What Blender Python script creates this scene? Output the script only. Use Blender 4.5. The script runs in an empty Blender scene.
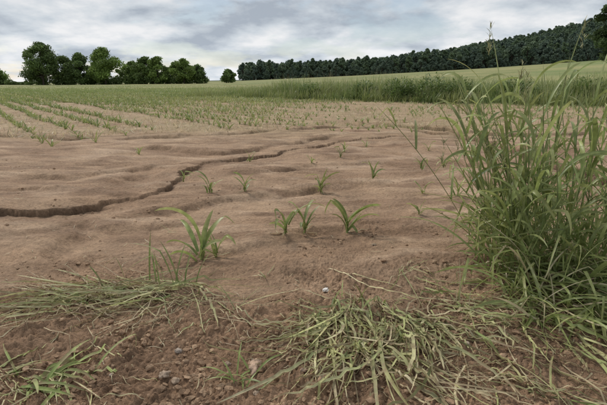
import bpy, math, numpy as np
from mathutils import Vector
rng=np.random.default_rng(7)
S=bpy.context.scene
# ---------------------------------------------------------------- noise
_p=np.random.default_rng(3).permutation(256); _p=np.concatenate([_p,_p,_p])
_ga=np.random.default_rng(4).uniform(0,2*np.pi,256)
_gx=np.cos(_ga);_gy=np.sin(_ga)
def perlin(x,y):
    xi=np.floor(x).astype(np.int64); yi=np.floor(y).astype(np.int64)
    xf=x-xi; yf=y-yi
    u=xf*xf*xf*(xf*(xf*6-15)+10); v=yf*yf*yf*(yf*(yf*6-15)+10)
    def g(a,b,dx,dy):
        h=_p[_p[a&255]+(b&255)]
        return _gx[h]*dx+_gy[h]*dy
    n00=g(xi,yi,xf,yf);n10=g(xi+1,yi,xf-1,yf);n01=g(xi,yi+1,xf,yf-1);n11=g(xi+1,yi+1,xf-1,yf-1)
    return ((n00*(1-u)+n10*u)*(1-v)+(n01*(1-u)+n11*u)*v)*1.5
def fbm(x,y,o=4,g=.5,ox=0):
    r=0;a=1
    for i in range(o):
        r=r+a*perlin(x*2**i+ox+17.3*i,y*2**i-ox*1.3+9.1*i); a*=g
    return r
def ss(a,b,x):
    t=np.clip((x-a)/(b-a),0,1); return t*t*(3-2*t)
# ---------------------------------------------------------------- rills: points, depth, channel width, min, darkness
RILLS=[
 (np.array([(-6,3.3),(-4,3.6),(-2.42,3.68),(-2.01,3.82),(-1.74,3.96),(-1.58,4.22),(-1.36,4.62),(-1.42,5.25),(-1.27,5.95),(-.8,6.45),(-.21,7.3),(.64,8.3),(1.75,9.1),(2.5,9.4)]),.05,.22,.5,.7),
 (np.array([(.9,12.9),(1.94,12.3),(2.74,11.3),(3.32,10.5),(3.19,8.9),(3.38,7.2),(3.36,6.0),(3.23,5.0),(3.14,4.1),(3.3,3.2)]),.11,.3,.8,.9),
 (np.array([(-1.3,2.3),(-1.42,2.61),(-1.6,3.05),(-1.55,3.48),(-1.18,3.78),(-.67,4.12),(.27,4.75),(1.34,4.97)]),.034,.26,.5,.28),
 (np.array([(-3.2,7.6),(-2.2,7.4),(-1.5,7.0),(-.9,7.3),(-.1,8.3),(.9,9.6)]),.045,.3,.3,.35),
 (np.array([(1.0,7.0),(1.6,6.6),(2.1,5.9),(2.5,5.2),(2.6,4.4),(2.3,3.6),(2.2,2.9)]),.04,.3,.4,.28),
 (np.array([(-4.4,4.9),(-3.4,5.2),(-2.6,5.1),(-2.0,5.6),(-1.6,6.2)]),.035,.3,.4,.25),
 (np.array([(-2.6,2.9),(-2.1,3.05),(-1.75,3.3),(-1.3,3.3),(-.8,3.5),(-.2,3.9)]),.02,.22,.3,.18),
 (np.array([(2.2,10.9),(3.4,9.9),(4.6,9.6),(6.5,9.9)]),.07,.3,.5,.75),
 (np.array([(-7,9.2),(-5,9.4),(-3.4,9.0),(-1.4,9.9),(.6,11.2),(2.2,11.9)]),.045,.3,.3,.45),
 (np.array([(-1.3,2.75),(-.8,2.6),(-.3,2.75),(.2,3.1),(.9,3.4),(1.6,4.3)]),.022,.2,.3,.18),
 (np.array([(-3.5,4.5),(-2.4,4.4),(-1.9,4.7),(-1.8,5.3),(-2.0,6.0)]),.03,.25,.4,.2),
 (np.array([(-.9,5.0),(-.2,5.6),(.6,6.0),(1.5,6.1)]),.03,.25,.4,.2),
]
def rill_h(x,y):
    dz=np.zeros_like(x); near=np.zeros_like(x)
    m=(y<15)&(y>1.5)&(np.abs(x)<9)
    if not m.any(): return dz,near
    X=x[m];Y=y[m]
    w1=.12*perlin(X*2.1,Y*2.1)+.05*perlin(X*6+5,Y*6); w2=.12*perlin(X*2.1+40,Y*2.1)+.04*perlin(X*7+15,Y*7)
    f1_=.03*perlin(X*15,Y*15+3)+.012*perlin(X*37,Y*37); f2_=.025*perlin(X*16,Y*16+43)
    tot=np.zeros_like(X); nr=np.zeros_like(X)
    for P,D,w,mn,dk in RILLS:
        fine=1. if dk>.5 else .35
        X2=X+w1+f1_*fine; Y2=Y+w2+f2_*fine
        best=np.full_like(X,1e9); sg=np.ones_like(X); al=np.zeros_like(X)
        L=np.concatenate([[0],np.cumsum(np.linalg.norm(np.diff(P,axis=0),axis=1))])
        for i in range(len(P)-1):
            a=P[i];b=P[i+1];d=b-a;l2=d@d
            t=np.clip(((X2-a[0])*d[0]+(Y2-a[1])*d[1])/l2,0,1)
            qx=X2-a[0]-t*d[0];qy=Y2-a[1]-t*d[1]
            dd=np.hypot(qx,qy); c=d[0]*qy-d[1]*qx
            k=dd<best
            best=np.where(k,dd,best); sg=np.where(k,np.sign(c),sg); al=np.where(k,L[i]+t*math.sqrt(l2),al)
        tp=ss(0,.8,al)*ss(0,.8,L[-1]-al)
        tp=tp*(.8+1.2*perlin(al*1.3+D*100,al*0+2.2)).clip(mn,1.25)
        s=best*sg
        wd=.018 if dk>.5 else .10
        pr=np.where(s<0,np.exp(s/w),1-ss(0,wd,s))
        tot-=D*tp*pr
        tot+=D*.4*tp*np.exp(-((s-.17)/.10)**2)
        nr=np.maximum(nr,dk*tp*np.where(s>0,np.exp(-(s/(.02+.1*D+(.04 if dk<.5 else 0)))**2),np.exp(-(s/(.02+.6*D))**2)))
    dz[m]=tot; near[m]=nr
    return dz,near
# distant relief
TX=np.array([-400,-150,-66,28,102,144,186,228,270,312,420,700.])
T5=np.array([2,2.5,4,6,9.5,20,30,36,47,56,64,66.])
BX=np.array([-400,-150,-40,30,110,190,300,600.])
B3=np.array([1.0,1.0,2.2,5.0,9,14.0,20,23.])
def big(x,y):
    r=np.maximum(y,1.)
    zb=np.interp(x*300/np.maximum(r,60),BX,B3)
    zt=np.interp(x*500/np.maximum(r,60),TX,T5)
    z=zb*ss(22,300,y)*.75+zb*.25*ss(40,300,y)
    k=np.clip((y-300)/200,0,1.0)
    z=z*(1-k)+zt*k*(1-ss(700,1500,y)*.3)
    return z
def margin_t(x,y):
    a=np.array([-3.5,31.]);b=np.array([12.5,20.5]);d=(b-a)/np.linalg.norm(b-a)
    n=np.array([-d[1],d[0]])
    al=(x-a[0])*d[0]+(y-a[1])*d[1]; s=(x-a[0])*n[0]+(y-a[1])*n[1]
    return al,s
CLUMPS=[(-.85,2.08,.34,.17,.02),(.33,1.65,.3,.3,.015),(1.4,2.35,.5,.45,.06),(.95,1.7,.4,.35,.015)]
def rough_mask(x,y):
    return np.clip(1-ss(1.8,3.0,y+.8*perlin(x*1.2+3,y*1.2)+.3*perlin(x*4,y*4)),0,1)
def ground(x,y,full=False):
    x=np.asarray(x,float);y=np.asarray(y,float)
    n=ss(220,30,y)*1.0
    h=.05*fbm(x*.35,y*.35,3)*ss(.5,4,y)*n
    rm=rough_mask(x,y)
    farm=ss(7.5,11,y+.6*perlin(x*.5,y*.5))
    nearm=(y<40)*ss(40,20,y)
    patch=ss(-.1,.5,fbm(x*.9,y*1.4,2,.5,140))
    A=.10+.85*rm+.30*farm+.20*patch*(1-rm)
    wx0=x+.03*perlin(x*9,y*9);wy0=y+.03*perlin(x*9+30,y*9)
    f1=fbm(x*3.2,y*3.2,3,.5,11)
    b1=np.abs(perlin(wx0*11,wy0*11));b2=np.abs(perlin(wx0*25+4,wy0*25));b3=np.abs(perlin(wx0*52,wy0*52+8));b4=perlin(wx0*85,wy0*85+8)
    lum=ss(-.5,.25,perlin(x*2.3+60,y*2.3))
    cl=f1*.020+ (b1*.030*lum + b2*.026*(.4+.6*lum)+b3*.016+b4*.005)
    h=h+cl*A*nearm
    # flow ripples in the washed silt
    wx=x+.5*perlin(x*.6,y*.6)+.12*perlin(x*2.3,y*2.3+7); wy=y+.5*perlin(x*.6+20,y*.6)+.1*perlin(x*2.1+5,y*2.1)
    mid=(1-rm)*(1-farm*.7)*nearm
    fl=fbm(wx*.9,wy*2.6,4,.5,5)
    rp=np.abs(perlin(wx*1.6+7,wy*5.5));rp2=np.abs(perlin(wx*3.5+70,wy*12))
    h=h+(fl*.024+rp*.012+rp2*.004)*mid
    cr=np.abs(perlin(wx*.8+3,wy*1.5+50))
    crm=ss(-.05,.3,perlin(x*.7+90,y*.7))
    crk=np.exp(-(cr/.018)**2)*crm*mid
    h=h-.006*crk
    dz,nr=rill_h(x,y)
    h=h+dz
    for cx,cy,sx,sy,hh in CLUMPS:
        h=h+hh*np.exp(-((x-cx)/sx)**2-((y-cy)/sy)**2)
    h=h+big(x,y)
    al,s=margin_t(x,y)
    h=h+.25*ss(-.5,2.5,s)*ss(-6,3,al)*(y>8)*(1-ss(40,120,y))
    if full: return h,rm,farm,nr,crk,fl,s,al,patch,(b1+b2)
    return h
# ---------------------------------------------------------------- mesh helper
def build(name,V,Q,mat,col=None,smooth=True,parent=None):
    V=np.asarray(V,np.float32).reshape(-1,3);Q=np.asarray(Q,np.int32)
    me=bpy.data.meshes.new(name)
    k=Q.shape[1]
    me.vertices.add(len(V)); me.vertices.foreach_set('co',V.ravel())
    me.loops.add(Q.size); me.loops.foreach_set('vertex_index',Q.ravel())
    me.polygons.add(len(Q)); me.polygons.foreach_set('loop_start',np.arange(0,Q.size,k,dtype=np.int32))
    me.update(calc_edges=True)
    me.polygons.foreach_set('use_smooth',np.full(len(Q),smooth,dtype=bool))
    if col is not None:
        a=me.color_attributes.new('col','FLOAT_COLOR','POINT')
        c=np.ones((len(V),4),np.float32); c[:,:3]=col
        a.data.foreach_set('color',c.ravel())
    me.materials.append(mat)
    o=bpy.data.objects.new(name,me); S.collection.objects.link(o)
    if parent: o.parent=parent
    return o
class Acc:
    def __init__(s): s.V=[];s.Q=[];s.C=[];s.n=0
    def add(s,V,Q,C):
        s.V.append(V);s.Q.append(Q+s.n);s.C.append(C);s.n+=len(V)
    def build(s,name,mat,**k):
        return build(name,np.concatenate(s.V),np.concatenate(s.Q),mat,np.concatenate(s.C),**k)
# ---------------------------------------------------------------- materials
def newmat(name):
    m=bpy.data.materials.new(name);m.use_nodes=True
    nt=m.node_tree;b=nt.nodes['Principled BSDF'];return m,nt,b
def N(nt,t,**k):
    n=nt.nodes.new(t)
    for a,v in k.items():
        if a in n.inputs: n.inputs[a].default_value=v
        else: setattr(n,a,v)
    return n
def leafmat(name,trans=.35,rough=.5,spec=.3,nscale=30,lo=.75,hi=1.25,mud=False):
    m,nt,b=newmat(name);L=nt.links
    at=N(nt,'ShaderNodeAttribute',attribute_name='col')
    tc=N(nt,'ShaderNodeTexCoord')
    no=N(nt,'ShaderNodeTexNoise',Scale=nscale,Detail=3.)
    L.new(tc.outputs['Object'],no.inputs['Vector'])
    mr=N(nt,'ShaderNodeMapRange');mr.inputs['From Min'].default_value=.3;mr.inputs['From Max'].default_value=.7;mr.inputs['To Min'].default_value=lo;mr.inputs['To Max'].default_value=hi
    L.new(no.outputs['Fac'],mr.inputs['Value'])
    mul=N(nt,'ShaderNodeVectorMath',operation='SCALE')
    L.new(at.outputs['Color'],mul.inputs[0]);L.new(mr.outputs[0],mul.inputs['Scale'])
    out=mul.outputs[0]
    if mud:   # dried silt stuck on the blades
        n2=N(nt,'ShaderNodeTexNoise',Scale=22.,Detail=5.,Roughness=.6);L.new(tc.outputs['Object'],n2.inputs['Vector'])
        rp=N(nt,'ShaderNodeMapRange');rp.inputs['From Min'].default_value=.48;rp.inputs['From Max'].default_value=.62;rp.inputs['To Max'].default_value=.75
        L.new(n2.outputs['Fac'],rp.inputs['Value'])
        mm_=N(nt,'ShaderNodeMix',data_type='RGBA');L.new(rp.outputs[0],mm_.inputs['Factor']);L.new(out,mm_.inputs['A']);mm_.inputs['B'].default_value=(.31,.215,.13,1)
        out=mm_.outputs['Result']
    L.new(out,b.inputs['Base Color'])
    b.inputs['Roughness'].default_value=rough;b.inputs['Specular IOR Level'].default_value=spec
    tr=N(nt,'ShaderNodeBsdfTranslucent');L.new(out,tr.inputs['Color'])
    mx=N(nt,'ShaderNodeMixShader');mx.inputs[0].default_value=trans
    L.new(b.outputs[0],mx.inputs[1]);L.new(tr.outputs[0],mx.inputs[2])
    L.new(mx.outputs[0],nt.nodes['Material Output'].inputs['Surface'])
    return m
M_grass=leafmat('grass_blades',.35,.42,.45); M_mud=leafmat('muddy_grass',.2,.6,.3,mud=True); M_tree=leafmat('tree_leaves',.25,.6,.2,.6)
def soilmat(name,scale1=45,bs=1.0):
    m,nt,b=newmat(name);L=nt.links
    tc=N(nt,'ShaderNodeTexCoord')
    at=N(nt,'ShaderNodeAttribute',attribute_name='col')
    n1=N(nt,'ShaderNodeTexNoise',Scale=scale1,Detail=8.,Roughness=.65)
    n2=N(nt,'ShaderNodeTexNoise',Scale=3.5,Detail=6.,Roughness=.6)
    n3=N(nt,'ShaderNodeTexNoise',Scale=260.,Detail=3.,Roughness=.6)
    n4=N(nt,'ShaderNodeTexVoronoi',Scale=120.)
    for n in (n1,n2,n3,n4): L.new(tc.outputs['Object'],n.inputs['Vector'])
    def mr(n,a,b_,c,d,o='Fac'):
        q=N(nt,'ShaderNodeMapRange')
        for k,v in zip(('From Min','From Max','To Min','To Max'),(a,b_,c,d)): q.inputs[k].default_value=v
        L.new(n.outputs[o],q.inputs['Value']);return q
    a=mr(n1,.3,.7,.66,1.28);c=mr(n2,.3,.7,.78,1.2);d=mr(n3,.3,.7,.72,1.25)
    m1=N(nt,'ShaderNodeMath',operation='MULTIPLY');L.new(a.outputs[0],m1.inputs[0]);L.new(c.outputs[0],m1.inputs[1])
    m2=N(nt,'ShaderNodeMath',operation='MULTIPLY');L.new(m1.outputs[0],m2.inputs[0]);L.new(d.outputs[0],m2.inputs[1])
    mul=N(nt,'ShaderNodeVectorMath',operation='SCALE')
    L.new(at.outputs['Color'],mul.inputs[0]);L.new(m2.outputs[0],mul.inputs['Scale'])
    L.new(mul.outputs[0],b.inputs['Base Color'])
    b.inputs['Roughness'].default_value=.85;b.inputs['Specular IOR Level'].default_value=.2
    b1=N(nt,'ShaderNodeBump',Strength=.85*bs,Distance=.013*bs);L.new(n1.outputs['Fac'],b1.inputs['Height'])
    b3=N(nt,'ShaderNodeBump',Strength=.6*bs,Distance=.003*bs,invert=True);L.new(n4.outputs['Distance'],b3.inputs['Height'])
    b2=N(nt,'ShaderNodeBump',Strength=.9*bs,Distance=.003*bs);L.new(n3.outputs['Fac'],b2.inputs['Height'])
    L.new(b1.outputs[0],b3.inputs['Normal']);L.new(b3.outputs[0],b2.inputs['Normal']);L.new(b2.outputs[0],b.inputs['Normal'])
    return m
M_soil=soilmat('washed_soil');M_clod=soilmat('soil_crumb',60,.5)
# ---------------------------------------------------------------- ground sheet
ys=[-4.]
while ys[-1]<1.0: ys.append(ys[-1]+.15)
ys[-1]=1.0
while ys[-1]<12: ys.append(ys[-1]*1.0034)
while ys[-1]<4000: ys.append(ys[-1]*(1.02 if ys[-1]<600 else 1.06))
ys=np.array(ys); NC=1201; sc=np.linspace(-1,1,NC)
xs=np.sinh(3.6*sc)/np.sinh(3.6)
W=7+1.5*np.maximum(ys,0)
X=(W[:,None]*xs[None,:]);Y=np.repeat(ys[:,None],NC,1)
x=X.ravel();y=Y.ravel()
h,rm,farm,nr,crk,fl,ms,mal,patch,bb=ground(x,y,True)
nrow=len(ys);nc=NC
i=np.arange(nrow-1)[:,None]*nc+np.arange(nc-1)[None,:]
i=i.ravel();Q=np.stack([i,i+1,i+1+nc,i+nc],1)
def C(*a): return np.array(a,float)
silt=C(.44,.298,.188); dark=C(.265,.165,.100); moist_shade=C(.120,.072,.043); pale=C(.53,.378,.255)
def lerp(a,b,t): return a+(b-a)*t[:,None]
T=lambda c:np.tile(c,(len(x),1))
t=np.clip(.5+.8*fbm(x*.5,y*.8,4,.55,60),0,1)*(1-.45*rm)
col=lerp(T(dark*1.2),silt[None,:],t*.6+.4*(1-rm))
col=lerp(col,T(pale),.65*ss(.0,.6,fl)*(1-rm))
wxx=x+.35*perlin(x*.8,y*.8)
col=lerp(col,T(dark*.95),.75*ss(.0,.6,fbm(wxx*.9+20,y*2.4,4,.55,80))*(1-rm*.6))
col=lerp(col,T(dark),.35*patch*(1-rm)*(1-farm))
col=lerp(col,T(moist_shade),.36*ss(.2,.9,fbm(x*2.2,y*2.2,4,.6,210))*(.3+.7*rm))
col=lerp(col,T(moist_shade),.4*ss(.35,.0,bb)*rm)  # rough soil mixed darker in the creases between clods
col=lerp(col,T(moist_shade),np.clip(nr,0,.9))  # scarp faces: shade painted into the colour together with damp soil
col=lerp(col,T(moist_shade),crk*.2)  # slightly darker along the cracks
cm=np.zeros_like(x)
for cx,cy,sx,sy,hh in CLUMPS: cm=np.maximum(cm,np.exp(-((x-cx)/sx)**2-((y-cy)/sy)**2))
col=lerp(col,T(moist_shade*1.3),.42*cm)
straw=C(.43,.345,.195)
col=lerp(col,T(straw),.5*farm*np.clip(.6+.7*fbm(x*.4,y*.4,3),0,1))
gf=C(.18,.23,.07);gy=C(.31,.31,.12)
g1=ss(20,60,y+7*perlin(x*.08,y*.05)-.12*x)
crop=lerp(T(gf),T(gy),np.clip(.5+fbm(x*.03,y*.06,4),0,1))
col=lerp(col,crop,g1*.85)
mm=ss(-.3,.6,ms)*ss(-5,0,mal)*(y>8)
weed=C(.09,.13,.04)
band=mm*(1-ss(7,9,ms))
col=lerp(col,T(weed),band)
cer=lerp(T(C(.20,.25,.085)),T(C(.35,.33,.14)),np.clip(.5+.9*fbm(x*.015,y*.03,4),0,1))
cer=lerp(cer,T(C(.13,.20,.06)),ss(190,230,y+.1*x)*.7*(1-ss(240,265,y+.1*x)))
col=lerp(col,cer,mm*ss(7,9,ms))
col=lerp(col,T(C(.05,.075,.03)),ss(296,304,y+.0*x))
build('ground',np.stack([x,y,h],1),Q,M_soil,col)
# ---------------------------------------------------------------- blades
def U(a,b,n): return rng.uniform(a,b,n)
def blades(acc,rx,ry,az,el,bend,ln,wd,c0,c1,nseg=8,azd=0,twist=0,conform=True,fold=.18,pw=1.0,lift=.012,z0=None,sink=.01,jit=.25,tipw=.6,kink=0,low=.002):
    n=len(rx); s=np.linspace(0,1,nseg+1)[None,:]
    f=lambda v:np.broadcast_to(np.asarray(v,float),(n,))[:,None]
    e=f(el)-f(bend)*s**pw; a=f(az)+f(azd)*s
    if kink:
        has=(rng.uniform(0,1,(n,1))<kink); sp_=rng.uniform(.35,.8,(n,1))
        e=e-np.where(has&(s>sp_),rng.uniform(.6,1.7,(n,1)),0)
        a=a+np.where(has&(s>sp_),rng.uniform(-.9,.9,(n,1)),0)
    dx=np.cos(e)*np.cos(a);dy=np.cos(e)*np.sin(a);dz=np.sin(e)
    st=f(ln)/nseg
    px=f(rx)+np.concatenate([np.zeros((n,1)),np.cumsum(dx[:,:-1]*st,1)],1)
    py=f(ry)+np.concatenate([np.zeros((n,1)),np.cumsum(dy[:,:-1]*st,1)],1)
    zz=ground(rx,ry)-sink if z0 is None else np.asarray(z0,float)
    pz=zz[:,None]+np.concatenate([np.zeros((n,1)),np.cumsum(dz[:,:-1]*st,1)],1)
    if conform:
        g=ground(px.ravel(),py.ravel()).reshape(px.shape)+rng.uniform(low,lift,(n,1))
        g[:,0]=-99
        pz=np.maximum(pz,g)
    tw=f(twist)*s+ (rng.uniform(-.5,.5,(n,1)))
    sx=-np.sin(a);sy=np.cos(a)
    ux=-dz*np.cos(a);uy=-dz*np.sin(a);uz=np.cos(e)
    ct=np.cos(tw);st_=np.sin(tw)
    vx=sx*ct+ux*st_;vy=sy*ct+uy*st_;vz=uz*st_
    nx=-sx*st_+ux*ct;ny=-sy*st_+uy*ct;nz=uz*ct
    w=f(wd)*.5*(.55+1.0*np.minimum(s*2.2,1)*.45)*np.clip(1-s**2.4,0,1)**tipw+.0003
    P=np.stack([px,py,pz],-1);Sd=np.stack([vx,vy,vz],-1)*w[...,None];Nn=np.stack([nx,ny,nz],-1)*(w*fold*2)[...,None]
    V=np.stack([P-Sd,P-Nn,P+Sd],2)
    k=nseg+1
    idx=np.arange(n)[:,None]*k*3
    r=np.arange(nseg)[None,:]*3
    b0=(idx+r).ravel()
    Q=np.concatenate([np.stack([b0,b0+1,b0+4,b0+3],1),np.stack([b0+1,b0+2,b0+5,b0+4],1)])
    c0=np.broadcast_to(np.asarray(c0,float),(n,3));c1=np.broadcast_to(np.asarray(c1,float),(n,3))
    br=(1+rng.uniform(-jit,jit,(n,1,1)))
    Cc=(c0[:,None,:]*(1-s[...,None])+c1[:,None,:]*s[...,None])*br
    Cc=np.repeat(Cc[:,:,None,:],3,2)
    acc.add(V.reshape(-1,3),Q,Cc.reshape(-1,3))
    return P
def mixc(a,b,n): 
    t=rng.uniform(0,1,(n,1));return np.array(a)*(1-t)+np.array(b)*t
G1=(.175,.245,.070);G2=(.30,.36,.115);GY=(.49,.48,.21);ST=(.66,.58,.36);GD=(.08,.13,.035)
BR=(.30,.22,.12)
D=math.radians
# --- small maize seedlings
def corn(px,py,ht,n=5):
    a=Acc(); base=rng.uniform(-.7,.7)
    m=n+2
    az=base+np.arange(m)*math.pi+U(-1.0,1.0,m)
    ln=ht*np.linspace(.7,1.3,m)*U(.75,1.15,m)
    z=float(ground(np.array([px]),np.array([py]))[0])
    zz=z-.01+np.linspace(0.0,ht*.35,m)
    w=ht/.22; ox=rng.normal(0,.012*w,m);oy=rng.normal(0,.01*w,m)
    blades(a,px+ox,py+oy,az,U(D(52),D(85),m),U(D(35),D(120),m),ln,U(.022,.036,m)*w,mixc(G1,G2,m),mixc(G2,GY,m),nseg=12,twist=U(-1.5,1.5,m),pw=1.6,z0=zz,fold=.25,azd=U(-.8,.8,m),kink=.25)
    blades(a,np.full(2,px),np.full(2,py),U(0,6,2),U(D(5),D(40),2),D(40),ht*.7,.012*w,ST,BR,nseg=8,kink=.5)
    blades(a,np.full(3,px),np.full(3,py),np.array([0,2.1,4.2]),np.full(3,D(84)),D(6),ht*.4,.013*w,(.30,.30,.13),G2,nseg=4,z0=np.full(3,z-.01),fold=.4)
    return a.build('corn_seedling',M_grass)
SEED=[(-.60,2.66,.28,6),(-.53,2.72,.16,4),(-.12,3.02,.24,4),(.01,3.1,.23,4),(.3,3.15,.25,7),(-.9,4.45,.18,4),(-.56,4.4,.18,4),
(.17,4.6,.22,5),(.74,5.0,.18,4),(1.4,5.55,.17,4),(1.7,5.7,.18,4),(.88,3.5,.1,4),(1.35,4.05,.18,4),(.5,6.45,.15,4),(-.7,6.15,.15,3),(-1.3,5.05,.14,3),(.1,6.0,.12,3),(1.1,4.3,.12,3),(1.9,7.2,.15,3),(1.0,7.6,.14,3),(2.6,6.4,.15,4),(-2.4,6.9,.13,3),(.6,7.0,.13,3)]
for s in SEED: corn(s[0],s[1],s[2],n=s[3])
# --- maize rows
def rows():
    a=Acc(); d=np.array([-.59,.81]);nrm=np.array([.81,.59])
    PX=[];PY=[]
    for k in np.arange(-60,60):
        if k%8 in (3,): continue
        off=k*.75+8
        al=np.arange(-30,110,.14); al=al+rng.uniform(-.05,.05,len(al))
        xx=nrm[0]*off+d[0]*al+rng.normal(0,.035,len(al))+.10*perlin(al*.25,al*0+k*3.7);yy=nrm[1]*off+d[1]*al
        PX.append(xx);PY.append(yy)
    PX=np.concatenate(PX);PY=np.concatenate(PY)
    al,s=margin_t(PX,PY)
    dens=ss(-.8,.25,fbm(PX*.16,PY*.16,3,.5,7)+.25*ss(10,25,PY)+.3*ss(-2,-8,PX))
    start=8.3+.26*(PX+6)+1.8*perlin(PX*.4,PY*.4)
    start=np.where(PX>3,12.5,start)
    vis=(PY>start)&(PY<75)&(np.abs(PX)<PY*.75+3)&~((s>-.6)&(al>-6))
    dens=dens*(.30+.7*ss(0,4,PY-start))*np.where(PX>0,.6,1.)*(1-.5*ss(35,70,PY))*ss(-.9,.1,perlin(PX*.9,PY*.9)+.3)
    k=vis&(rng.uniform(0,1,len(PX))<dens)
    PX=PX[k];PY=PY[k];n=len(PX);print('row plants',n)
    ht=U(.10,.27,n)*(.9+.3*ss(12,25,PY))*np.where(PX>-1,.75,1)
    for j in range(5):
        yel=np.clip(.4+fbm(PX*.15,PY*.15,2,.5,70),0,1)[:,None]
        c=mixc(G1,G2,n)*(1-.5*yel)+np.array(GY)*.5*yel
        blades(a,PX,PY,j*1.3+U(0,6.3,n)*.3,U(D(45),D(84),n),U(D(30),D(110),n),ht*U(.8,1.4,n),U(.02,.036,n),c*.95,c*1.1,nseg=3,conform=False)
    a.build('corn_rows',M_grass,smooth=True)
rows()
def residue():
    a=Acc()
    n=30000; y_=9+28*rng.uniform(0,1,n)**1.3; x_=rng.uniform(-.85,.75,n)*(y_+2)
    al,s=margin_t(x_,y_); k=(s<-.3)|(al<-5); k&=(y_>10.5+.2*x_.clip(-8,3)+1.5*perlin(x_*.3,y_*.3)); x_=x_[k];y_=y_[k]
    pk=rng.uniform(0,1,len(x_))<ss(-.7,.5,fbm(x_*.25,y_*.25,3,.5,19)+.5*np.exp(-((x_+.5)/5)**2));x_=x_[pk];y_=y_[pk];n=len(x_)
    blades(a,x_,y_,U(0,6.3,n),U(D(0),D(80),n),0,U(.06,.22,n),U(.008,.018,n),mixc(ST,(.3,.22,.13),n),ST,nseg=2,conform=False,sink=0)
    n=1300; y_=1.2+8*U(0,1,n)**1.5;x_=U(-.8,.8,n)*(y_+.3)
    blades(a,x_,y_,U(0,6.3,n),U(0,D(12),n),D(8),U(.012,.08,n),U(.0015,.004,n),mixc(ST,(.2,.14,.08),n),ST,nseg=4,sink=0,azd=U(-.6,.6,n))
    a.build('straw_residue',M_grass)
residue()
def farcrop():
    a=Acc();n=30000
    y_=26+95*rng.uniform(0,1,n)**1.6; x_=rng.uniform(-.8,.4,n)*(y_+5)
    al,s=margin_t(x_,y_);k=((s<0)|(al<-6));x_=x_[k];y_=y_[k];n=len(x_)
    c=mixc(G1,GY,n)*.9
    blades(a,x_,y_,U(0,6.3,n),U(D(40),D(85),n),U(0,D(50),n),U(.12,.3,n),U(.03,.06,n),c,c*1.15,nseg=2,conform=False)
    a.build('green_crop',M_grass)
farcrop()
def margin():
    a=Acc();n=42000
    al=rng.uniform(-7,48,n); s=8*rng.uniform(0,1,n)**1.2-.3+.5*perlin(al*.5,al*0)+.4*perlin(al*1.7,al*0+4)
    d=np.array([16,-10.5]);d=d/np.linalg.norm(d);nn=np.array([-d[1],d[0]])
    x_=-3.5+d[0]*al+nn[0]*s;y_=31+d[1]*al+nn[1]*s
    k=(x_<y_*.9+3)&(y_>6);x_=x_[k];y_=y_[k];al=al[k];s=s[k];n=len(x_)
    hm=(.50+.38*ss(-6,6,al)+.40*fbm(x_*.45,y_*.45,3,.5,3))*(.6+.4*ss(0,1.5,s))
    cc=np.clip(.5+1.2*fbm(x_*.5,y_*.5,3,.5,44),0,1)[:,None]
    c=mixc(G1,G2,n)*(1-cc)+mixc(G2,(.30,.32,.12),n)*cc
    c=c*.9
    blades(a,x_,y_,U(0,6.3,n),U(D(62),D(89),n),U(0,D(70),n),hm*U(.6,1.35,n),U(.012,.03,n),c*.75,c*1.2,nseg=4,conform=False,fold=.1)
    m=3500;kk=rng.choice(n,m);L=hm[kk]*U(1.1,1.5,m)
    blades(a,x_[kk],y_[kk],U(0,6.3,m),U(D(78),D(90),m),U(0,D(18),m),L,.008,G2,ST,nseg=4,conform=False)
    cen=[(5.2,26.5,.9,1.0),(6.6,25.6,1.1,1.2),(8.0,25.,1.0,.95),(3.4,27.9,.8,.8),(10.4,24.,1.0,.9),(13,22.6,1.1,.9),(.5,29.9,.9,.7),(15,21,.9,.9),(17.5,19.8,1,1.)]
    for cx,cy,r,hh in cen:
        m=1500; th=U(0,6.3,m);ph=np.arccos(U(0,1,m));rr=U(.5,1,m)**.5*(1+.25*np.sin(th*5+cx))
        lx=cx+r*rr*np.sin(ph)*np.cos(th);ly=cy+r*rr*np.sin(ph)*np.sin(th);lz=ground(lx,ly)+hh*rr*np.cos(ph)
        c=mixc((.09,.14,.04),(.18,.25,.075),m)
        blades(a,lx,ly,th+U(-1,1,m),U(D(-10),D(60),m),U(0,D(60),m),U(.1,.2,m),U(.04,.07,m),c,c*1.2,nseg=3,conform=False,z0=lz)
    a.build('field_margin_grass',M_grass)
margin()
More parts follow.
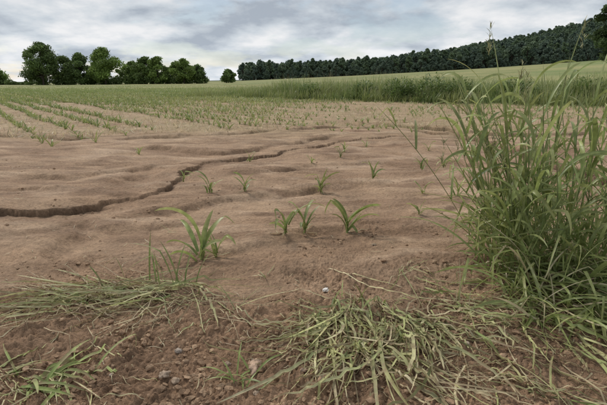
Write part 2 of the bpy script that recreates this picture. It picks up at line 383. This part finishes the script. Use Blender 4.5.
# --- tall grass on the right
def tallgrass():
    a=Acc()
    n=360
    r=np.sqrt(U(0,1,n));th=U(0,6.3,n)
    x_=1.5+.55*r*np.cos(th);y_=2.42+.42*r*np.sin(th)
    out=np.arctan2(y_-2.42,x_-1.5)
    az=out+rng.normal(0,1.0,n)
    c=mixc(G1,G2,n)
    blades(a,x_,y_,az,U(D(42),D(86),n),U(D(20),D(125),n),U(.25,.7,n),U(.007,.019,n),c*.85,mixc(G2,GY,n),nseg=12,twist=U(-2,2,n),pw=1.4,azd=U(-.6,.6,n),kink=.4)
    n=400
    x_=U(.94,1.9,n);y_=U(1.75,2.35,n)
    c=mixc(G1,G2,n)
    blades(a,x_,y_,rng.normal(-1.7,1.1,n),U(D(8),D(65),n),U(D(40),D(120),n),U(.2,.55,n),U(.007,.018,n),c*.85,mixc(G2,GY,n),nseg=12,twist=U(-2,2,n),azd=U(-.7,.7,n),kink=.45,lift=.05)
    n=190
    blades(a,U(.95,1.9,n),U(1.75,2.5,n),U(0,6.3,n),U(D(10),D(80),n),U(D(30),D(100),n),U(.15,.5,n),U(.004,.012,n),mixc(ST,BR,n),ST,nseg=12,twist=U(-2,2,n),kink=.45,lift=.05)
    ns=104
    sx=np.concatenate([U(1.0,1.3,40),U(1.1,2.0,ns-40)]);sy=np.concatenate([U(2.15,2.6,40),U(2.1,2.9,ns-40)])
    sl=U(.5,1.12,ns)
    special=[(1.06,2.32,1.24),(1.20,2.45,1.27),(1.3,2.36,1.12),(1.14,2.3,1.0)]
    for k,(p,q,l) in enumerate(special): sx[k]=p;sy[k]=q;sl[k]=l
    saz=U(0,6.3,ns);sel=U(D(62),D(89),ns)
    saz[4:24]=rng.normal(3.0,.5,20)
    for k in range(4): saz[k]=[2.4,0.3,0.2,2.8][k];sel[k]=D(88)
    P=blades(a,sx,sy,saz,sel,U(D(2),D(26),ns),sl,.006,(.20,.25,.09),(.32,.36,.16),nseg=12,conform=False,fold=.6,tipw=.15)
    X_=[];Y_=[];Z_=[];A_=[];L_=[]
    for k in range(ns):
        for f in (2,4,6,8,10) if k>=3 else (3,5,7):
            if rng.uniform()<.12: continue
            X_.append(P[k,f,0]);Y_.append(P[k,f,1]);Z_.append(P[k,f,2]);A_.append(rng.uniform(0,6.3));L_.append(rng.uniform(.18,.42))
    m=len(X_)
    blades(a,np.array(X_),np.array(Y_),np.array(A_),U(D(45),D(84),m),U(D(30),D(150),m),np.array(L_),U(.012,.025,m),mixc(G1,G2,m),mixc(G2,GY,m),nseg=12,twist=U(-1.5,1.5,m),pw=1.6,z0=np.array(Z_),kink=.4)
    for k in range(14):
        tip=P[k,-1]; m=26
        zz=tip[2]-U(0,.14,m)
        blades(a,np.full(m,tip[0])+rng.normal(0,.003,m),np.full(m,tip[1]),U(0,6.3,m),U(D(50),D(80),m),U(D(0),D(60),m),U(.015,.045,m),.004,(.24,.26,.12),(.40,.37,.2),nseg=3,z0=zz,conform=False)
    a.build('tall_grass_clump',M_grass)
tallgrass()
# --- flattened grasses
def left_clump():
    a=Acc();n=180
    x_=U(-1.15,-.45,n);y_=2.12+.1*(x_+.85)+rng.normal(0,.09,n)
    az=np.where(rng.uniform(0,1,n)<.78,rng.normal(math.pi+.22,.34,n),rng.normal(-.1,.6,n))
    c=mixc(G1,GY,n)
    blades(a,x_,y_,az,U(D(0),D(18),n),U(D(10),D(50),n),U(.2,.65,n),U(.003,.013,n),c*.9,mixc(GY,ST,n),nseg=18,twist=U(-2.5,2.5,n),azd=U(-.8,.8,n),lift=.03,low=-.008,jit=.35,kink=.4)
    n=110
    blades(a,U(-1.2,-.5,n),2.06+rng.normal(0,.12,n),rng.normal(math.pi+.2,.9,n),U(0,D(12),n),U(0,D(30),n),U(.2,.5,n),U(.003,.008,n),mixc(ST,BR,n),mixc(ST,BR,n),nseg=16,twist=U(-2,2,n),azd=U(-.9,.9,n),lift=.02,low=-.006,kink=.5)
    m=12
    blades(a,np.array([-.66,-.62,-.72,-.60,-.95,-.80,-.7,-1.0,-.55,-.64,-.58,-.75]),np.array([2.25,2.2,2.3,2.1,2.35,2.3,2.15,2.2,2.25,2.2,2.15,2.25]),np.array([2.9,2.6,3.1,.8,2.9,1.6,2.2,2.8,.5,1.,1.3,2.]),np.full(m,D(82)),U(D(10),D(55),m),np.array([.42,.27,.35,.16,.22,.28,.2,.15,.2,.24,.2,.2]),.010,G1,G2,nseg=10,kink=.2)
    m=50
    blades(a,U(-1.4,-.35,m),U(1.75,2.4,m),U(0,6.3,m),U(0,D(20),m),U(0,D(30),m),U(.12,.45,m),.003,ST,BR,nseg=14,azd=U(-1.2,1.2,m),lift=.02,kink=.5)
    a.build('flattened_grass',M_mud)
left_clump()
def centre_clump():
    a=Acc();n=200
    r=np.sqrt(U(0,1,n));th=U(0,6.3,n)
    x_=.28+.26*r*np.cos(th);y_=1.78+.25*r*np.sin(th)
    az=-1.35+.9*(x_-.3)/.26*.5+rng.normal(0,.5,n)
    c=mixc(G1,GY,n)
    blades(a,x_,y_,az,U(D(0),D(20),n),U(D(10),D(50),n),U(.15,.6,n),U(.003,.015,n),c*.9,mixc(GY,ST,n),nseg=20,twist=U(-2.5,2.5,n),azd=rng.normal(-.4,.9,n),lift=.04,low=-.008,jit=.4,kink=.45)
    n=120
    blades(a,U(-.02,.6,n),U(1.35,1.98,n),rng.normal(-1.2,1.3,n),U(0,D(14),n),U(D(10),D(40),n),U(.12,.5,n),U(.003,.011,n),mixc(ST,BR,n),mixc(ST,BR,n),nseg=18,twist=U(-2,2,n),azd=U(-1.3,1.3,n),lift=.03,low=-.008,kink=.5)
    n=60
    x_=U(.0,.4,n);y_=U(1.55,1.95,n)
    blades(a,x_,y_,rng.normal(3.2,.7,n),U(D(0),D(25),n),U(D(10),D(60),n),U(.12,.36,n),U(.003,.009,n),mixc(G1,GY,n),mixc(GY,ST,n),nseg=16,twist=U(-2,2,n),azd=U(-.9,.9,n),lift=.03,low=-.005,kink=.4)
    n=18
    blades(a,U(.05,.45,n),U(1.75,2.05,n),U(0,6.3,n),U(D(50),D(80),n),U(D(20),D(110),n),U(.08,.2,n),U(.004,.008,n),mixc(G1,G2,n),G2,nseg=9)
    m=7
    blades(a,np.array([.12,.18,.45,.42,.0,.30,.5]),np.array([2.45,2.3,2.1,2.2,2.2,2.05,2.3]),np.array([-.75,-.9,-.5,.5,-2.6,-1.2,.7]),D(10),D(16),np.array([.45,.5,.6,.3,.4,.5,.3]),.006,ST,GY,nseg=14,azd=.25,lift=.04)
    a.build('flattened_grass',M_mud)
centre_clump()
def right_lying():
    a=Acc();n=170
    x_=U(.5,1.4,n);y_=1.95-.18*(x_-.5)+rng.normal(0,.24,n);
    az=rng.normal(-.95,.6,n)
    blades(a,x_,y_,az,U(0,D(18),n),U(D(5),D(50),n),U(.15,.6,n),U(.003,.013,n),mixc(G1,GY,n),mixc(G2,ST,n),nseg=18,twist=U(-2.5,2.5,n),azd=U(-1,1,n),lift=.03,low=-.008,jit=.35,kink=.4)
    n=110
    blades(a,U(.5,1.3,n),U(1.3,2.1,n),U(0,6.3,n),U(0,D(10),n),0,U(.12,.45,n),U(.003,.007,n),mixc(ST,BR,n),mixc(ST,BR,n),nseg=16,azd=U(-1.2,1.2,n),lift=.015,low=-.005,kink=.5)
    m=3
    blades(a,np.array([.70,.72,.69]),np.array([1.95,1.9,1.97]),np.array([2.,1,4]),np.full(m,D(87)),D(8),np.array([.26,.12,.1]),.004,ST,ST,nseg=8)
    a.build('flattened_grass',M_mud)
right_lying()
def corner_clump():
    a=Acc();n=30
    blades(a,-.93+rng.normal(0,.08,n),1.43+rng.normal(0,.05,n),rng.normal(.1,1.1,n),U(D(10),D(50),n),U(D(40),D(90),n),U(.12,.3,n),U(.009,.016,n),mixc(G1,G2,n),mixc(G2,GY,n),nseg=12,twist=U(-.8,.8,n),azd=U(-.4,.4,n),kink=.3)
    n=30
    blades(a,-.9+rng.normal(0,.14,n),1.45+rng.normal(0,.06,n),U(2.5,6.3,n),U(0,D(20),n),D(20),U(.12,.3,n),.005,GY,ST,nseg=12,azd=U(-.5,.5,n))
    a.build('grass_tuft',M_mud)
    b=Acc();n=14
    blades(b,-.22+rng.normal(0,.03,n),1.43+rng.normal(0,.025,n),U(0,6.3,n),U(D(25),D(75),n),U(D(20),D(90),n),U(.06,.15,n),U(.006,.010,n),mixc(G1,G2,n),G2,nseg=8)
    b.build('grass_tuft',M_grass)
    for (p,q,m_) in [(-.32,1.98,5),(-.95,3.2,4),(-.2,2.35,4),(.55,2.4,4),(-.45,1.8,4),(-.05,1.75,4)]:
        b=Acc()
        blades(b,p+rng.normal(0,.01,m_),q+rng.normal(0,.01,m_),U(0,6.3,m_),U(D(5),D(60),m_),U(D(20),D(60),m_),U(.08,.2,m_),.005,mixc(G1,ST,m_),GY,nseg=9,kink=.3)
        b.build('grass_tuft',M_grass)
corner_clump()
# ---------------------------------------------------------------- clods / stones
import bmesh
def ico(sub):
    bm=bmesh.new();bmesh.ops.create_icosphere(bm,subdivisions=sub,radius=1)
    v=np.array([q.co[:] for q in bm.verts]);f=np.array([[q.index for q in p.verts] for p in bm.faces]);bm.free();return v,f
def lumps(name,px,py,sz,c,sub=1,rg=.28,flat=.65,mat=None,smooth=True,emb=.25):
    v,f=ico(sub);n=len(px);k=len(v)
    sd=U(0,50,n)[:,None]
    R=1+rg*perlin(v[None,:,0]*1.6+sd,v[None,:,1]*1.6+v[None,:,2]*1.3+sd)*1.6+rg*.7*perlin(v[None,:,2]*4+sd,v[None,:,0]*4-sd)
    V=v[None]*R[...,None]
    sc_=np.stack([U(.75,1.5,n),U(.7,1.1,n),U(.5,.9,n)*flat/.65],1)*np.asarray(sz)[:,None]
    V=V*sc_[:,None,:]
    a=U(0,6.3,n);ca=np.cos(a)[:,None];sa=np.sin(a)[:,None]
    X_=V[...,0]*ca-V[...,1]*sa;Y_=V[...,0]*sa+V[...,1]*ca
    z=ground(px,py)+np.asarray(sz)*emb
    V=np.stack([X_+px[:,None],Y_+py[:,None],V[...,2]+z[:,None]],-1)
    F=(f[None]+np.arange(n)[:,None,None]*k).reshape(-1,3)
    cc=np.repeat(np.broadcast_to(c,(n,3))[:,None,:],k,1).reshape(-1,3)
    return build(name,V.reshape(-1,3),F,mat or M_clod,cc,smooth=smooth)
n=46000
yy=1.15+5*rng.uniform(0,1,n)**2;xx=rng.uniform(-1,1,n)*(.75*yy+.25)
k=((.10+rough_mask(xx,yy))*ss(-.5,.6,fbm(xx*2.2,yy*2.2,3,.6,33))>rng.uniform(0,1,n));xx=xx[k];yy=yy[k];n=len(xx);print('clods',n)
lumps('soil_clods',xx,yy,.0018+.014*rng.uniform(0,1,n)**6,mixc(dark*.95,silt*.95,n),1,rg=.45,flat=.6,smooth=False,emb=.1)
M_stone=soilmat('field_stone',90,.3)
ST_=[(-.175,1.52,.030,(.50,.35,.25)),(-.475,1.43,.020,(.44,.33,.24)),(-.435,1.41,.015,(.42,.31,.22)),(-.47,1.60,.013,(.38,.31,.25)),(.11,2.17,.014,(.72,.68,.62)),(.0,1.47,.012,(.42,.30,.21)),(.62,1.62,.012,(.42,.34,.26)),(-.28,1.55,.01,(.38,.28,.2)),(1.1,3.0,.013,(.45,.37,.28))]
for k in range(18):
    q=1.3+rng.uniform(0,1)**1.4*2.2;ST_.append((rng.uniform(-.7,.7)*q,q,rng.uniform(.004,.010),tuple(mixc((.34,.24,.16),(.50,.40,.30),1)[0])))
for (p,q,s,c) in ST_:
    lumps('stone',np.array([p]),np.array([q]),np.array([s]),np.array([c]),3,.34,.62,M_stone,emb=.4)
# ---------------------------------------------------------------- trees
def tube(acc,pts,rad,c,ns=7):
    pts=np.array(pts,float);k=len(pts);V=[]
    for i_ in range(k):
        d=pts[min(i_+1,k-1)]-pts[max(i_-1,0)];d/=np.linalg.norm(d)
        u=np.cross(d,[.3,.9,.1]);u/=np.linalg.norm(u);w=np.cross(d,u)
        t_=np.linspace(0,2*np.pi,ns,endpoint=False)
        V.append(pts[i_]+rad[i_]*(np.cos(t_)[:,None]*u+np.sin(t_)[:,None]*w))
    V=np.concatenate(V);Q=[]
    for i_ in range(k-1):
        for j in range(ns):
            Q.append([i_*ns+j,i_*ns+(j+1)%ns,(i_+1)*ns+(j+1)%ns,(i_+1)*ns+j])
    acc.add(V,np.array(Q),np.tile(np.array(c,float),(len(V),1)))
def leafcards(acc,cen,sz,c):
    n=len(cen);d=rng.normal(size=(n,3));d/=np.linalg.norm(d,axis=1)[:,None]
    e=rng.normal(size=(n,3));e-=d*(e*d).sum(1)[:,None];e/=np.linalg.norm(e,axis=1)[:,None]
    f_=np.cross(d,e)*.6
    s=np.asarray(sz)[:,None]
    V=np.stack([cen+d*s,cen+f_*s,cen-d*s,cen-f_*s],1).reshape(-1,3)
    Q=np.arange(4*n).reshape(n,4)
    acc.add(V,Q,np.repeat(c,4,0))
def tree_mesh(name,H,Rx,nl=9000,ls=.32,trunk=.2,lob=22,colA=(.075,.12,.035),colB=(.17,.24,.075),con=False,tv=(.7,1.4),fl_=.8):
    a=Acc();bark=(.09,.075,.055)
    tube(a,[(0,0,-.5),(.05,0,H*.15),(-.1,.1,H*.35),(.1,0,H*.6),(0,0,H*.85)],[H*.026,H*.021,H*.017,H*.009,H*.003],bark)
    L=[]
    for i_ in range(lob):
        t_=(i_+rng.uniform(0,1))/lob; zc=H*(trunk+.1+(.80-trunk)*t_)
        prof=math.sin(math.pi*min(1,(t_*.8+.22)))**.6
        if con: prof=1-t_*.75
        rr=Rx*prof*rng.uniform(.3,.85);th=rng.uniform(0,6.3)
        c=np.array([rr*math.cos(th),rr*math.sin(th),zc]);L.append((c,rng.uniform(.2,.36)*Rx*(.8 if con else 1)*(1.15-.4*t_)))
        z0=H*rng.uniform(.2,.5)*(.6+.4*t_)
        tube(a,[(0,0,z0),c*np.array([.5,.5,0])+np.array([0,0,(z0+zc)/2]),c],[H*.009,H*.006,H*.002],bark,5)
    per=nl//lob
    for c,r in L:
        d=rng.normal(size=(per,3));d/=np.linalg.norm(d,axis=1)[:,None]
        q=rng.uniform(.1,1,(per,1))**.5
        wob=1+.6*perlin(d[:,:1]*2.5+c[0],d[:,2:]*2.5+c[1])
        p=c+d*q*r*wob*np.array([1.2,1.2,fl_])
        tone=rng.uniform(*tv)
        cc=mixc(colA,colB,per)*tone
        leafcards(a,p,rng.uniform(.6,1.3,per)*ls,cc)
    return np.concatenate(a.V),np.concatenate(a.Q),np.concatenate(a.C)
TREES=[(-79.5,150,13.2,6.4,12000),(-75,154,9.0,5.0,6500),(-69,152,9.8,4.4,7500),(-60.5,150,11.2,5.4,10000),(-65,156,7.5,4.4,5000),(-54,156,7.2,4.0,5500),(-48.5,152,8.6,4.6,7500),(-44.5,150,8.4,4.0,6500),(-40,155,6.8,4.0,6000),(-36.5,150,7.7,4.0,6500),(-32.8,153,5.8,3.2,4500),(-24.5,160,4.4,2.6,3500),(-98,155,6.2,4.2,5000),(-57.5,160,6.2,4.0,4500)]
for (tx,ty,H,R,nl) in TREES:
    g=rng.uniform(.9,1.3)
    V,Qm,Cm=tree_mesh('t',H,R,int(nl*1.2),.27,.02 if H<11 else .06,30,(.085*g,.13*g,.04),(.19*g,.26*g,.085),tv=(.75,1.45))
    o=build('broadleaf_tree',V,Qm,M_tree,Cm,smooth=False)
    o.location=(tx,ty,float(ground(np.array([tx]),np.array([ty]))[0]));o.rotation_euler[2]=rng.uniform(0,6)
V,Qm,Cm=tree_mesh('t',21.5,5.0,17000,.34,.03,40,(.055,.085,.036),(.11,.155,.06))
o=build('broadleaf_tree',V,Qm,M_tree,Cm,smooth=False);o.location=(74.3,118,float(ground(np.array([74.]),np.array([118.]))[0]));o.scale=(1.15,1.15,1)
def hedge():
    a=Acc()
    for k in range(60):
        hx=-118+k*1.5+rng.uniform(-.5,.5);hy=153+rng.uniform(-2,2);hz=rng.uniform(1.2,3.2)
        if hx>-30:continue
        if hx<-84: hz*=.5
        m=220;d=rng.normal(size=(m,3));d/=np.linalg.norm(d,axis=1)[:,None]
        p=np.array([hx,hy,float(ground(np.array([hx]),np.array([hy]))[0])+hz*.5])+d*rng.uniform(.3,1,(m,1))**.5*np.array([1.6,1.4,hz*.6])
        leafcards(a,p,U(.2,.4,m),mixc((.09,.14,.045),(.20,.26,.09),m)*rng.uniform(.7,1.2))
    a.build('hedge',M_tree,smooth=False)
hedge()
# forest
fe=bpy.data.objects.new('forest',None);S.collection.objects.link(fe)
vars_=[];edgev=[]
for k in range(9):
    con=k in (3,4,5,6)
    g=rng.uniform(.85,1.2)
    V,Qm,Cm=tree_mesh('f',13.5,4.6 if not con else 3.6,1400,.62,.10 if k<7 else -.08,18,(.115*g,.165*g,.115),(.18*g,.235*g,.14),con,(.85,1.2),.95)
    me_o=build('forest_tree',V,Qm,M_tree,Cm,smooth=False,parent=fe);(vars_ if k<7 else edgev).append(me_o.data);bpy.data.objects.remove(me_o)
cnt=0
yr=300.
while yr<590:
    xr=-140*yr/300
    edge_=yr<304
    stp=3.6 if edge_ else (5.4 if yr<330 else 6.3)
    while xr<.72*yr+10:
        fx=xr+rng.uniform(-2.8,2.8);fy=yr+rng.uniform(-2.8,2.8)
        if fx>-52*fy/500-8:
            z=float(big(np.array([fx]),np.array([fy]))[0])
            me=edgev[rng.integers(0,2)] if edge_ else vars_[rng.integers(0,7)]
            o=bpy.data.objects.new('tree_%d'%cnt,me);S.collection.objects.link(o);o.parent=fe
            s_=rng.uniform(.75,1.15)*(rng.uniform(.4,.7) if edge_ else 1)*(.88 if fx<60 else 1)
            o.location=(fx,fy,z-.5);o.scale=(s_*1.15,s_*1.15,s_);o.rotation_euler[2]=rng.uniform(0,6.28);cnt+=1
        xr+=stp
    yr+=6.5 if yr<330 else (9.5 if yr<500 else 15)
print('forest',cnt)
# ---------------------------------------------------------------- light and sky
w=bpy.data.worlds.new('World');S.world=w;w.use_nodes=True;nt=w.node_tree;L=nt.links
bg=nt.nodes['Background']
el=46;rot=-40
sky=N(nt,'ShaderNodeTexSky');sky.sky_type='NISHITA';sky.sun_disc=False;sky.sun_elevation=D(el);sky.sun_rotation=D(rot)
tc=N(nt,'ShaderNodeTexCoord');sp=N(nt,'ShaderNodeSeparateXYZ');L.new(tc.outputs['Generated'],sp.inputs[0])
def MA(op,a,b=None):
    m=N(nt,'ShaderNodeMath',operation=op)
    for i_,v in enumerate((a,b)):
        if v is None: continue
        if isinstance(v,(int,float)): m.inputs[i_].default_value=v
        else: L.new(v,m.inputs[i_])
    return m.outputs[0]
zz=MA('ADD',MA('MAXIMUM',sp.outputs['Z'],0.),.26)
cv=N(nt,'ShaderNodeCombineXYZ');L.new(MA('DIVIDE',sp.outputs['X'],zz),cv.inputs[0]);L.new(MA('DIVIDE',sp.outputs['Y'],zz),cv.inputs[1])
n1=N(nt,'ShaderNodeTexNoise',Scale=1.4,Detail=12.,Roughness=.58,Distortion=.1);L.new(cv.outputs[0],n1.inputs['Vector'])
mp=N(nt,'ShaderNodeMapping');mp.inputs['Location'].default_value=(5.3,2.2,4);L.new(cv.outputs[0],mp.inputs['Vector'])
n2=N(nt,'ShaderNodeTexNoise',Scale=2.0,Detail=12.,Roughness=.55,Distortion=.1);L.new(mp.outputs[0],n2.inputs['Vector'])
r1=N(nt,'ShaderNodeValToRGB');r1.color_ramp.elements[0].position=.43;r1.color_ramp.elements[1].position=.50
r1.color_ramp.elements[0].color=(.5,.5,.5,1);r1.color_ramp.elements[1].color=(1,1,1,1)
L.new(n1.outputs['Fac'],r1.inputs[0])
r2=N(nt,'ShaderNodeValToRGB');e=r2.color_ramp.elements;e[0].position=.38;e[0].color=(.46,.52,.60,1);e[1].position=.61;e[1].color=(.98,.985,1.0,1)
q=e.new(.49);q.color=(.70,.76,.82,1)
L.new(n2.outputs['Fac'],r2.inputs[0])
hz=MA('MULTIPLY',MA('POWER',MA('SUBTRACT',1.,MA('MAXIMUM',sp.outputs['Z'],0.)),9.),1.4)
scl=N(nt,'ShaderNodeVectorMath',operation='SCALE');L.new(MA('ADD',8.3,hz),scl.inputs['Scale']);L.new(r2.outputs[0],scl.inputs[0])
mx=N(nt,'ShaderNodeMix',data_type='RGBA');L.new(r1.outputs[0],mx.inputs['Factor']);L.new(sky.outputs[0],mx.inputs['A']);L.new(scl.outputs[0],mx.inputs['B'])
L.new(mx.outputs['Result'],bg.inputs['Color']);bg.inputs['Strength'].default_value=.1
sl=bpy.data.lights.new('sun','SUN');sl.energy=2.1;sl.angle=D(12);sl.color=(1,.94,.86)
so=bpy.data.objects.new('sun',sl);S.collection.objects.link(so)
dv=Vector((math.sin(D(rot))*math.cos(D(el)),math.cos(D(rot))*math.cos(D(el)),math.sin(D(el))))
so.rotation_euler=dv.to_track_quat('Z','Y').to_euler();so.location=(0,0,30)
# ---------------------------------------------------------------- camera
cam=bpy.data.cameras.new('camera');cam.lens=28.2;cam.sensor_width=36;cam.clip_end=9000;cam.clip_start=.05
co=bpy.data.objects.new('camera',cam);S.collection.objects.link(co)
co.location=(0,0,1.0);co.rotation_euler=(D(90-14.1),0,0);S.camera=co
S.view_settings.view_transform='Standard';S.view_settings.look='None';S.view_settings.exposure=0
